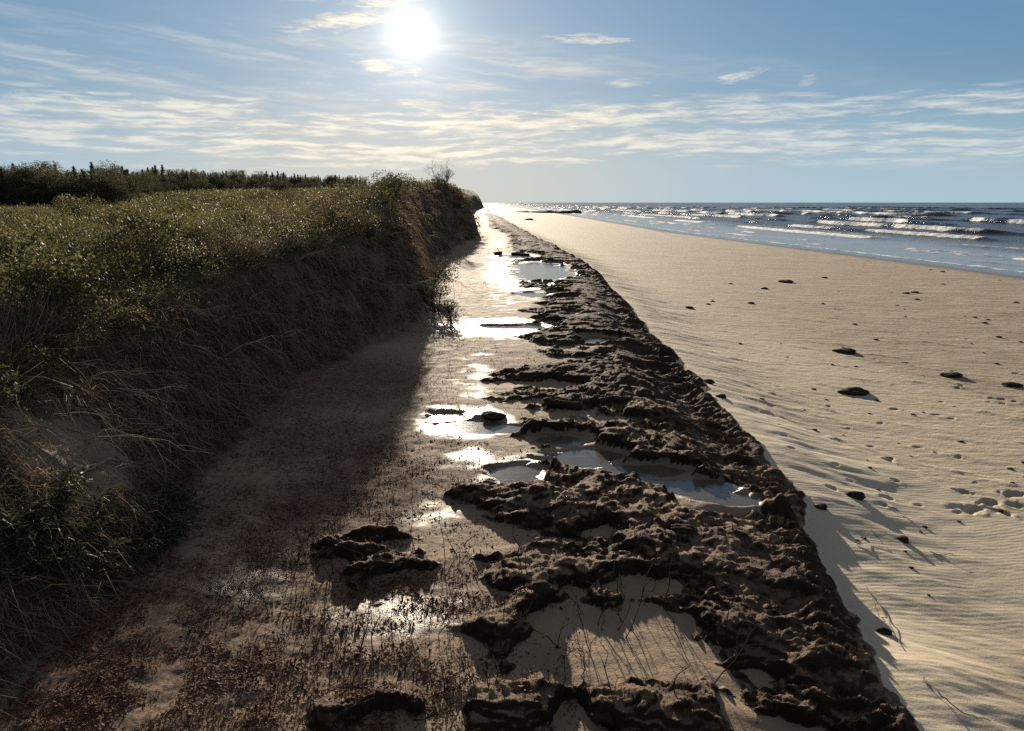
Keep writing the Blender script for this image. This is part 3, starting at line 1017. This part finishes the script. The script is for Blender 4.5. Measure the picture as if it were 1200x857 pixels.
def bush_proto(name, i, w, h, mat, n=1500, leaf=.09):
    rng = np.random.default_rng(600 + i)
    root = empty(name)
    tb = Tubes(5)
    P = []
    for j in range(9):
        th = rng.uniform(0, 2 * math.pi)
        r = w * .5 * rng.uniform(.2, .75)
        top = np.array([math.cos(th) * r, math.sin(th) * r, h * rng.uniform(.5, .85)])
        tb.add([(0, 0, -.1 * h), top * .5 + np.array([0, 0, .05 * h]), top], .02 * h, .006 * h)
        m = n // 9
        q = rng.normal(size=(m, 3))
        q /= np.linalg.norm(q, axis=1)[:, None]
        q *= rng.uniform(.3, 1, (m, 1)) ** .5
        P.append(top + q * np.array([w * .24, w * .24, h * .26]) * rng.uniform(.7, 1.25))
    P = np.concatenate(P)
    P[:, 2] = np.maximum(P[:, 2], .02 * h)
    V, Fc, T = leaves(P, leaf * rng.uniform(.7, 1.3, len(P)), rng.uniform(0, 1, len(P)), .3, 1.7, rng)
    tb.build('branches', M_bark, root)
    mesh_np('foliage', V, Fc, mat, root, attrs={'tone': T})
    return root


def place(protos, used, x, y, rz, s, dz=0.0):
    k = used.index(0) if 0 in used else random.randrange(len(protos))
    o = copy_tree(protos[k]) if used[k] else protos[k]
    used[k] = 1
    o.location = (x, y, float(hz(x, y)[0]) + dz)
    o.rotation_euler = (0, 0, rz)
    o.scale = (s, s, s * random.uniform(.9, 1.12))
    return o


_front = table([(-200, 84), (0, 86), (120, 90), (160, 100), (175, 126), (210, 152), (330, 205), (430, 285)])


def build_wood():
    protos = [conifer_proto(i, 4.6) for i in range(8)]
    used = [0] * 8
    pines = [bush_proto('pine_tree', 60 + i, 3.9, 4.5, M_needle, 2600, .15) for i in range(5)]
    pused = [0] * 5
    n = 295
    for i in range(n):
        px = -70 + 505 * (i + random.random()) / n
        y = float(_front(px)) * (1 + random.choice((.0, .03, .06, .1, .15, .22)) + random.uniform(0, .05))
        x = (px - 600) / F * y * 1.0
        far = y > 150
        end = 'far' if far else 'near'
        if random.random() < .5:
            o = place(pines, pused, x, y, random.uniform(0, 6.28), random.uniform(.7, 1.1), -.1)
            tag(o, 'dark bushy round crowned pine in the %s end of the wood behind the dunes' % end, 'tree', 'round crowned pines in the %s end of the wood' % end)
        else:
            o = place(protos, used, x, y, random.uniform(0, 6.28), random.uniform(.7, 1.06), -.1)
            tag(o, 'dark pointed conifer in the %s end of the wood behind the dunes' % end, 'tree', 'pointed conifers in the %s end of the wood' % end)
    protos = [bush_proto('bush', i, 4.2, 3.3, M_bush, 2200, .15) for i in range(4)]
    used = [0] * 4
    for i in range(30):
        px = -60 + 235 * (i + random.random()) / 30
        y = float(_front(px)) * random.uniform(.94, .99)
        o = place(protos, used, (px - 600) / F * y, y, random.uniform(0, 6.28), random.uniform(.6, 1.15), -.1)
        tag(o, 'dark rounded bush along the front edge of the conifer wood', 'bush', 'bushes along the front of the wood')
    for i in range(22):
        px = 170 + 230 * (i + random.random()) / 22
        y = float(_front(px)) * random.uniform(.90, .98)
        o = place(protos, used, (px - 600) / F * y, y, random.uniform(0, 6.28), random.uniform(.5, .95), -.1)
        tag(o, 'small dark bush at the foot of the far end of the wood', 'bush', 'bushes at the foot of the far wood')
    b = bush_proto('bush', 9, 6.4, 3.0, M_bush, 2600, .18)
    y = 135.0
    x = (335 - 600) / F * y
    b.location = (x, y, float(hz(x, y)[0]) - .4)
    tag(b, 'broad almost black bush standing alone in front of the far wood', 'bush')
    # bushes on the heath
    hp = [bush_proto('bush', 20 + i, 1.7, .95, M_leaf, 2200, .05) for i in range(4)]
    used = [0] * 4
    for i, (px, y) in enumerate(((205, 17), (252, 16), (290, 19), (150, 24), (110, 28), (230, 34), (60, 40), (180, 55), (280, 58), (20, 30), (300, 82), (230, 95), (40, 9.5), (95, 10.5), (150, 12), (185, 13.5), (10, 12), (70, 14.5), (225, 15), (265, 18), (130, 17), (30, 17), (200, 22), (290, 27), (90, 22))):
        x = (px - 600) / F * y
        o = place(hp, used, x, y, random.uniform(0, 6.28), random.uniform(.65, 1.15) * (1 + y * .006), .0)
        tag(o, 'taller bush rising out of the low shrub cover on the dune top', 'bush', 'taller bushes in the shrub cover')


build_wood()


def branching(tb, p, d, L, r, depth, rng, spread=.55, up=.15):
    pts = [np.array(p, float)]
    d = np.array(d, float)
    for i in range(4):
        d = d + rng.normal(size=3) * .16 + np.array([0, 0, up * .2])
        d /= np.linalg.norm(d)
        pts.append(pts[-1] + d * L / 4)
    tb.add(pts, r, r * .55)
    if depth:
        for j in range(3):
            q = pts[rng.integers(2, 5)]
            e = d + rng.normal(size=3) * spread
            branching(tb, q, e / np.linalg.norm(e), L * rng.uniform(.5, .8), r * .55, depth - 1, rng, spread, up)


def build_bare_shrub():
    rng = np.random.default_rng(3)
    y = 66.0
    x = (521 - 600) / F * y
    root = empty('bare_shrub', (x, y, float(hz(x, y)[0]) - .1))
    for j in range(9):
        tb = Tubes(4)
        e = np.array([rng.normal() * .45, rng.normal() * .4, 1.0])
        branching(tb, (rng.normal() * .25, rng.normal() * .25, 0), e / np.linalg.norm(e), 1.0, .03, 4, rng, .6, .3)
        tb.build('branches', M_twig, root)
    tag(root, 'leafless shrub standing against the sky on the highest point of the bluff', 'shrub')
    # low plants at the lip and toe of the bluff
    pr = [bush_proto('bush', 40 + i, 2.2, 1.3, M_bush, 1600, .07) for i in range(3)]
    used = [0] * 3
    for (px, y, s, lab) in ((536, 64, .8, 'scrubby bush clinging to the seaward lip of the bluff'), (548, 74, .7, 'dark scrubby bush half way down the end of the bluff'),
                            (512, 21.5, .8, 'leggy bush growing at the foot of the bank where the shadow ends'), (528, 20.2, .55, 'low twiggy bush spilling onto the sand at the foot of the bank'),
                            (500, 25, 1.0, 'larger dark bush against the bank behind the leggy bush'), (495, 36, 1.2, 'dark bush hanging on the bank below the bluff'), (462, 27, .9, 'scrubby bush hanging over the middle of the shaded bank'), (405, 19.5, .6, 'small bush on the bank lip above the widest part of the shadow'),
                            (470, 33, .9, 'bush on the lip of the bank just before the bluff'), (300, 12.5, .5, 'small dark bush on the near bank lip above the thin grey roots')):
        x = (px - 600) / F * y
        o = place(pr, used, x, y, random.uniform(0, 6.28), s, -.05)
        tag(o, lab, 'bush')


build_bare_shrub()


# ------------------------------------------------------------------ branches and roots on the bank
def polyline_on(pts, lift=.05):
    return [hit(*p) + np.array([lift, -lift, lift * .7]) for p in pts]


def smooth_line(pts, n=5, wob=.012, rng=RNG):
    pts = np.array(pts)
    t = np.linspace(0, len(pts) - 1, (len(pts) - 1) * n + 1)
    q = np.stack([np.interp(t, np.arange(len(pts)), pts[:, k]) for k in range(3)], 1)
    q[1:-1] += rng.normal(size=(len(q) - 2, 3)) * wob
    return q


def build_branches():
    for pts, r, sub, lab in (
            ([(78, 556), (95, 550), (113, 546), (130, 540), (148, 546), (160, 541), (173, 536)], .022, ((2, 70, 578), (4, 130, 556)), 'pale crooked branch lying across the foot of the bank above the green weeds'),
            ([(245, 425), (262, 440), (282, 448), (300, 432), (310, 415)], .012, (), 'thin pale root looping out of the bank left of the shadowed hollow'),
            ([(305, 345), (315, 360), (325, 378), (333, 392), (345, 410)], .016, ((1, 300, 372), (3, 352, 400)), 'forked grey branch sliding down the middle of the bank'),
            ([(88, 350), (90, 380), (86, 400), (90, 425), (88, 440)], .012, ((2, 72, 420),), 'upright grey stem rising through the dead grass at the near end of the bank'),
            ([(225, 300), (232, 320), (250, 335), (262, 355)], .014, ((2, 240, 352),), 'grey forked branch under the edge of the green shrubs'),
            ([(190, 345), (196, 360), (186, 380), (200, 372)], .010, (), 'short zigzag grey twig in the upper bank'),
            ([(150, 470), (158, 500), (175, 515), (168, 540)], .012, ((1, 185, 480),), 'thin grey root hanging just above the pale crooked branch')):
        root_tb = Tubes(6)
        base = polyline_on(pts)
        line = smooth_line(base)
        o0 = line[0].copy()
        root_tb.add(line - o0, r, r * .45)
        for (k, qx, qy) in sub:
            q = hit(qx, qy) + np.array([.06, -.06, .05])
            root_tb.add(smooth_line([base[k], base[k] * .5 + q * .5 + np.array([0, 0, .03]), q]) - o0, r * .6, r * .2)
        ob = root_tb.build('dead_branch', M_grey)
        ob.location = o0
        tag(ob, lab, 'branch')
    # many look-alike roots hanging out of the bank
    var = []
    for i in range(8):
        rng = np.random.default_rng(700 + i)
        tb = Tubes(4)
        branching(tb, (0, 0, 0), np.array([.55, -.1, rng.uniform(-.8, .3)]), rng.uniform(.35, .6), .006, 2, rng, .5, -.5)
        var.append(tb.build('hanging_root', M_grey))
    used = [0] * 8
    n = 0
    for i in range(1600):
        if n >= 230:
            break
        px, py = random.uniform(0, 520), random.uniform(250, 545)
        p = hit(px, py, 60)
        if p is None:
            continue
        d = ground(np.array([p[0]]), np.array([p[1]]))
        if not (.12 < d['tt'][0] < .95):
            continue
        k = i % 8
        if used[k]:
            o = var[k].copy()
            COL.objects.link(o)
        else:
            o = var[k]
        used[k] = 1
        o.location = p
        o.rotation_euler = (random.uniform(-.4, .4), random.uniform(-.4, .4), random.uniform(-.8, .8))
        s = random.uniform(.5, 1.2) * (1 + .035 * p[1])
        o.scale = (s, s, s)
        tag(o, 'thin branching root hanging out of the shaded dune bank', 'root', 'roots hanging out of the dune bank')
        n += 1


build_branches()


def build_weeds():
    """green leafy clumps at the foot of the near bank"""
    protos = []
    for i in range(5):
        rng = np.random.default_rng(800 + i)
        root = empty('green_weed')
        tb = Tubes(4)
        P, D = [], []
        for j in range(26):
            th = rng.uniform(0, 6.28)
            a = np.array([math.cos(th) * .7, math.sin(th) * .7, rng.uniform(.4, 1.1)])
            a /= np.linalg.norm(a)
            L = rng.uniform(.18, .42)
            pts = [a * L * k + np.array([0, 0, -.25 * L * k * k]) for k in np.linspace(0, 1, 5)]
            tb.add(pts, .004, .002)
            for q in pts[1:]:
                for _ in range(5):
                    P.append(q + rng.normal(size=3) * .02)
                    D.append(a + rng.normal(size=3) * .7)
        P, D = np.array(P), np.array(D)
        D /= np.linalg.norm(D, axis=1)[:, None]
        n = len(P)
        V, Fc, T = blades(P, D, rng.uniform(.05, .13, n), np.full(n, .008), rng.uniform(.2, .7, n), rng.uniform(0, 1, n), 2, rng)
        tb.build('branches', M_twig, root)
        mesh_np('foliage', V, Fc, M_green, root, attrs={'tone': T})
        protos.append(root)
    used = [0] * 5
    for i in range(38):
        while True:
            px, py = random.uniform(-30, 200), random.uniform(560, 690)
            if py < 560 + (px < 60) * 25 or py > 690 - max(0, px - 110) * .6 or (px > 90 and py < 640 - (200 - px) * .0 - 75):
                continue
            break
        p = hit(px, py + 10)
        k = i % 5
        o = copy_tree(protos[k]) if used[k] else protos[k]
        used[k] = 1
        o.location = p
        o.rotation_euler = (0, 0, random.uniform(0, 6.28))
        s = random.uniform(.7, 1.25)
        o.scale = (s, s, s)
        tag(o, 'leafy green weed in the clump at the foot of the near bank', 'weed', 'green weeds at the foot of the near bank')


build_weeds()


# ------------------------------------------------------------------ dead stems on the shelf
def build_stems():
    var = []
    for i in range(14):
        rng = np.random.default_rng(900 + i)
        tb = Tubes(4)
        h = rng.uniform(.22, .55)
        ln = rng.normal(size=2) * .35
        pts = []
        for k in np.linspace(0, 1, 7):
            pts.append((ln[0] * h * k + rng.normal() * .012, ln[1] * h * k + rng.normal() * .012, h * k - .03 - max(0, k - .7) * h * rng.uniform(0, .8)))
        tb.add(pts, .0048, .0018)
        for _ in range(rng.integers(1, 5)):
            a = np.array(pts[rng.integers(2, 6)])
            e = rng.normal(size=3)
            e[2] = abs(e[2])
            e /= np.linalg.norm(e)
            L = rng.uniform(.06, .2)
            tb.add([a, a + e * L * .5, a + e * L + np.array([0, 0, -.02])], .0026, .001)
        var.append(tb.build('dry_stalk', M_twig))
    used = [0] * 14
    zones = [((490, 600, 385, 480), 34, .75), ((340, 560, 480, 590), 62, .75), ((330, 640, 640, 830), 80, .9), ((600, 880, 590, 830), 66, .95), ((560, 740, 420, 520), 22, .75),
             ((260, 420, 640, 850), 22, .8), ((620, 760, 480, 600), 8, .8), ((540, 600, 300, 380), 6, 1.0)]
    for (x0, x1, y0, y1), n, s0 in zones:
        cs = [(random.uniform(x0, x1), random.uniform(y0, y1)) for _ in range(max(3, n // 7))]
        for i in range(n):
            c = random.choice(cs)
            px, py = (c[0] + random.gauss(0, 24), c[1] + random.gauss(0, 16)) if random.random() < .6 else (random.uniform(x0, x1), random.uniform(y0, y1))
            p = hit(px, py)
            if p is None or p[1] > 60:
                continue
            k = random.randrange(14)
            if used[k]:
                o = var[k].copy()
                COL.objects.link(o)
            else:
                o = var[k]
            used[k] = 1
            o.location = p
            o.rotation_euler = (random.gauss(0, .3), random.gauss(0, .3), random.uniform(0, 6.28))
            s = s0 * random.uniform(.55, 1.25)
            o.scale = (s, s, s)
            tag(o, 'thin dead plant stem sticking up out of the sandy peat shelf', 'stem', 'dead stems on the peat shelf')


build_stems()


# ------------------------------------------------------------------ clods, driftwood
def clod_mesh(i):
    rng = np.random.default_rng(1000 + i)
    import bmesh
    bm = bmesh.new()
    bmesh.ops.create_icosphere(bm, subdivisions=4, radius=1.0)
    co = np.array([v.co[:] for v in bm.verts])
    n = .28 * perlin(co[:, 0] * 1.3 + i * 7, co[:, 1] * 1.3 + co[:, 2], i) + .16 * np.abs(perlin(co[:, 0] * 3 + co[:, 2] * 2, co[:, 1] * 3 + i, i + 5)) + \
        .06 * perlin(co[:, 0] * 8 + co[:, 2] * 5, co[:, 1] * 8 - co[:, 2] * 6, i + 9)
    co = co * (1 + n)[:, None]
    co[:, 2] = np.where(co[:, 2] > 0, co[:, 2] * .42, co[:, 2] * .25)
    for v, c in zip(bm.verts, co):
        v.co = c
    me = bpy.data.meshes.new('peat_clod')
    bm.to_mesh(me)
    bm.free()
    me.polygons.foreach_set('use_smooth', np.ones(len(me.polygons), bool))
    me.materials.append(M_chunk)
    return me


CLODS = [clod_mesh(i) for i in range(6)]


def clod(px, py, wpx, hpx, label, group=None, i=0, z=None):
    p = hit(px, py)
    s = np.linalg.norm(p - EYE)
    o = bpy.data.objects.new('peat_clod', CLODS[i % 6])
    COL.objects.link(o)
    w = wpx * s / F * .43
    o.location = (p[0], p[1], float(hz(p[0], p[1])[0]) + w * .03)
    o.rotation_euler = (random.uniform(-.1, .1), random.uniform(-.1, .1), random.uniform(-.35, .1))
    o.scale = (w, w * random.uniform(.7, 1.0), hpx * s / F * 1.3)
    tag(o, label, 'peat clod', group)
    return o


def build_clods():
    for i, (px, py, w, h, lab) in enumerate((
            (990, 413, 27, 7, 'dark peat clod on a small sand rise on the open beach'), (1115, 441, 22, 6, 'flat dark clod between the sand rise and the right edge of the beach'),
            (1186, 452, 20, 6, 'dark clod with a tapering tail near the right edge of the beach'), (1000, 461, 36, 9, 'largest ragged dark clod in the middle of the beach with strewn bits beside it'),
            (1002, 582, 22, 10, 'rounded dark clod lying alone on the rippled sand near the ledge'), (828, 449, 20, 7, 'dark block fallen at the foot of the ledge onto pale sand'),
            (1058, 634, 13, 7, 'small dark clod among dead stalks on the rippled sand'), (921, 331, 17, 4, 'small dark clod far out on the smooth beach'),
            (808, 361, 10, 4, 'little dark clod just beyond the bend of the ledge'), (896, 339, 9, 3, 'tiny dark clod beside the small far one'),
            (880, 356, 8, 3, 'tiny pale-ringed clod in the middle distance of the beach'), (620, 258, 12, 3, 'lone dark clod on the sand far along the beach'),
            (1062, 344, 8, 2.5, 'first of two tiny dark clods by the damp sand'), (1072, 343, 9, 2.5, 'second of two tiny dark clods by the damp sand'))):
        clod(px, py, w, h, lab, None, i)
    n = 0
    while n < 70:
        px, py = random.uniform(720, 1230), random.uniform(300, 700)
        p = hit(px, py)
        if p is None:
            continue
        d = ground(np.array([p[0]]), np.array([p[1]]))
        if d['out'][0] < .5 or d['shore'][0] > .1 or (random.random() > .12 + 1.5 * d['clump'][0] * 8):
            continue
        sc = random.uniform(2.2, 6.5)
        clod(px, py, sc, sc * .35, 'small crumb of dark peat scattered on the open beach', 'peat crumbs on the beach', random.randrange(6))
        n += 1
    # clods loose on the shelf
    for i, (px, py, w, h, lab) in enumerate(((710, 838, 34, 17, 'rounded peat knob among the dark hollows nearest the viewer'), (632, 690, 30, 14, 'sandy topped peat lump in the gully in the middle of the shelf'),
                                             (578, 488, 30, 9, 'flat black clod at the edge of the brightest pool'), (802, 622, 34, 9, 'dark clod on the sandy bank below the creek'))):
        clod(px, py, w, h, lab, None, i + 2)
    for i, (px, py, w, h) in enumerate(((845, 466, 14, 6), (962, 596, 15, 7), (1036, 742, 16, 8))):
        clod(px, py, w, h, 'dark peat block fallen on the sand at the foot of the ledge', 'blocks fallen from the ledge', i)
    # driftwood
    for a, b, r, lab in (((640, 474), (680, 480), .07, 'straight broken log lying on the sand beside the pools'), ((600, 299), (620, 300), .09, 'dark driftwood log lying far along the shelf'),
                         ((580, 298), (588, 298), .10, 'short dark driftwood stump beside the far log')):
        p, q = hit(*a), hit(*b)
        p[2], q[2] = float(hz(p[0], p[1])[0]) + r * .7, float(hz(q[0], q[1])[0]) + r * .7
        tb = Tubes(9)
        line = smooth_line([p, p * .6 + q * .4, q], 5, r * .12)
        tb.add(np.concatenate([line[:1], line, line[-1:]]) - p, r, r * .85)
        # ragged broken end caps
        for end, sgn in ((line[0], -1), (line[-1], 1)):
            dr = (q - p) / np.linalg.norm(q - p) * sgn
            tb.add(np.array([end - dr * r * .1, end + dr * r * .5]) - p, r * .86, .01)
        if px_far(p):
            tb.add(np.array([p * .3 + q * .7, p * .3 + q * .7 + np.array([-.15, 0, .30])]) - p, r * .35, .02)
        o = tb.build('driftwood_log', M_twig)
        o.location = p
        tag(o, lab, 'driftwood')
    # dead stalks on the beach
    for i, pts in enumerate(([(1032, 590), (1050, 600), (1070, 613)], [(1028, 705), (1040, 730), (1058, 762)], [(1082, 795), (1100, 820), (1130, 838), (1160, 850)], [(1015, 690), (1025, 712), (1030, 725)],
                             [(1004, 640), (1020, 625), (1035, 640)], [(1090, 648), (1120, 655)])):
        q = [hit(*p) + np.array([0, 0, .015 + .02 * (k % 2)]) for k, p in enumerate(pts)]
        tb = Tubes(5)
        tb.add(smooth_line(q, 4, .008) - q[0], .006, .003)
        o = tb.build('dry_stalk', M_grey)
        o.location = q[0]
        tag(o, ('thin stalk lying beside the lone rounded clod on the rippled sand', 'thin stalk lying along the edge of the ledge\'s shadow', 'long pale stalk on the damp sand in the near corner of the beach',
                'short stalk right at the tip of the ledge\'s shadow', 'bent stalk on the sand below the lone rounded clod', 'straight stalk lying on the sand beyond the ripples')[i], 'stalk')


def px_far(p):
    return p[1] > 30


build_clods()


# ------------------------------------------------------------------ far rocks at the tide line
def build_far_rocks():
    rng = np.random.default_rng(77)
    root = empty('rock_spit', (14.0, 330.0, -.55))
    n = 26
    for k in range(7):
        x0 = -9 + k * 3.6
        o = bpy.data.objects.new('rock', CLODS[k % 6])
        o.parent = root
        o.location = (x0, rng.normal() * 3, .1)
        o.scale = (rng.uniform(2.6, 4.0), rng.uniform(2, 4), rng.uniform(1.4, 2.2) * (1.5 if k > 4 else 1))
        COL.objects.link(o)
    tag(root, 'low dark reddish rock spit at the water\'s edge far along the beach', 'rocks')


build_far_rocks()
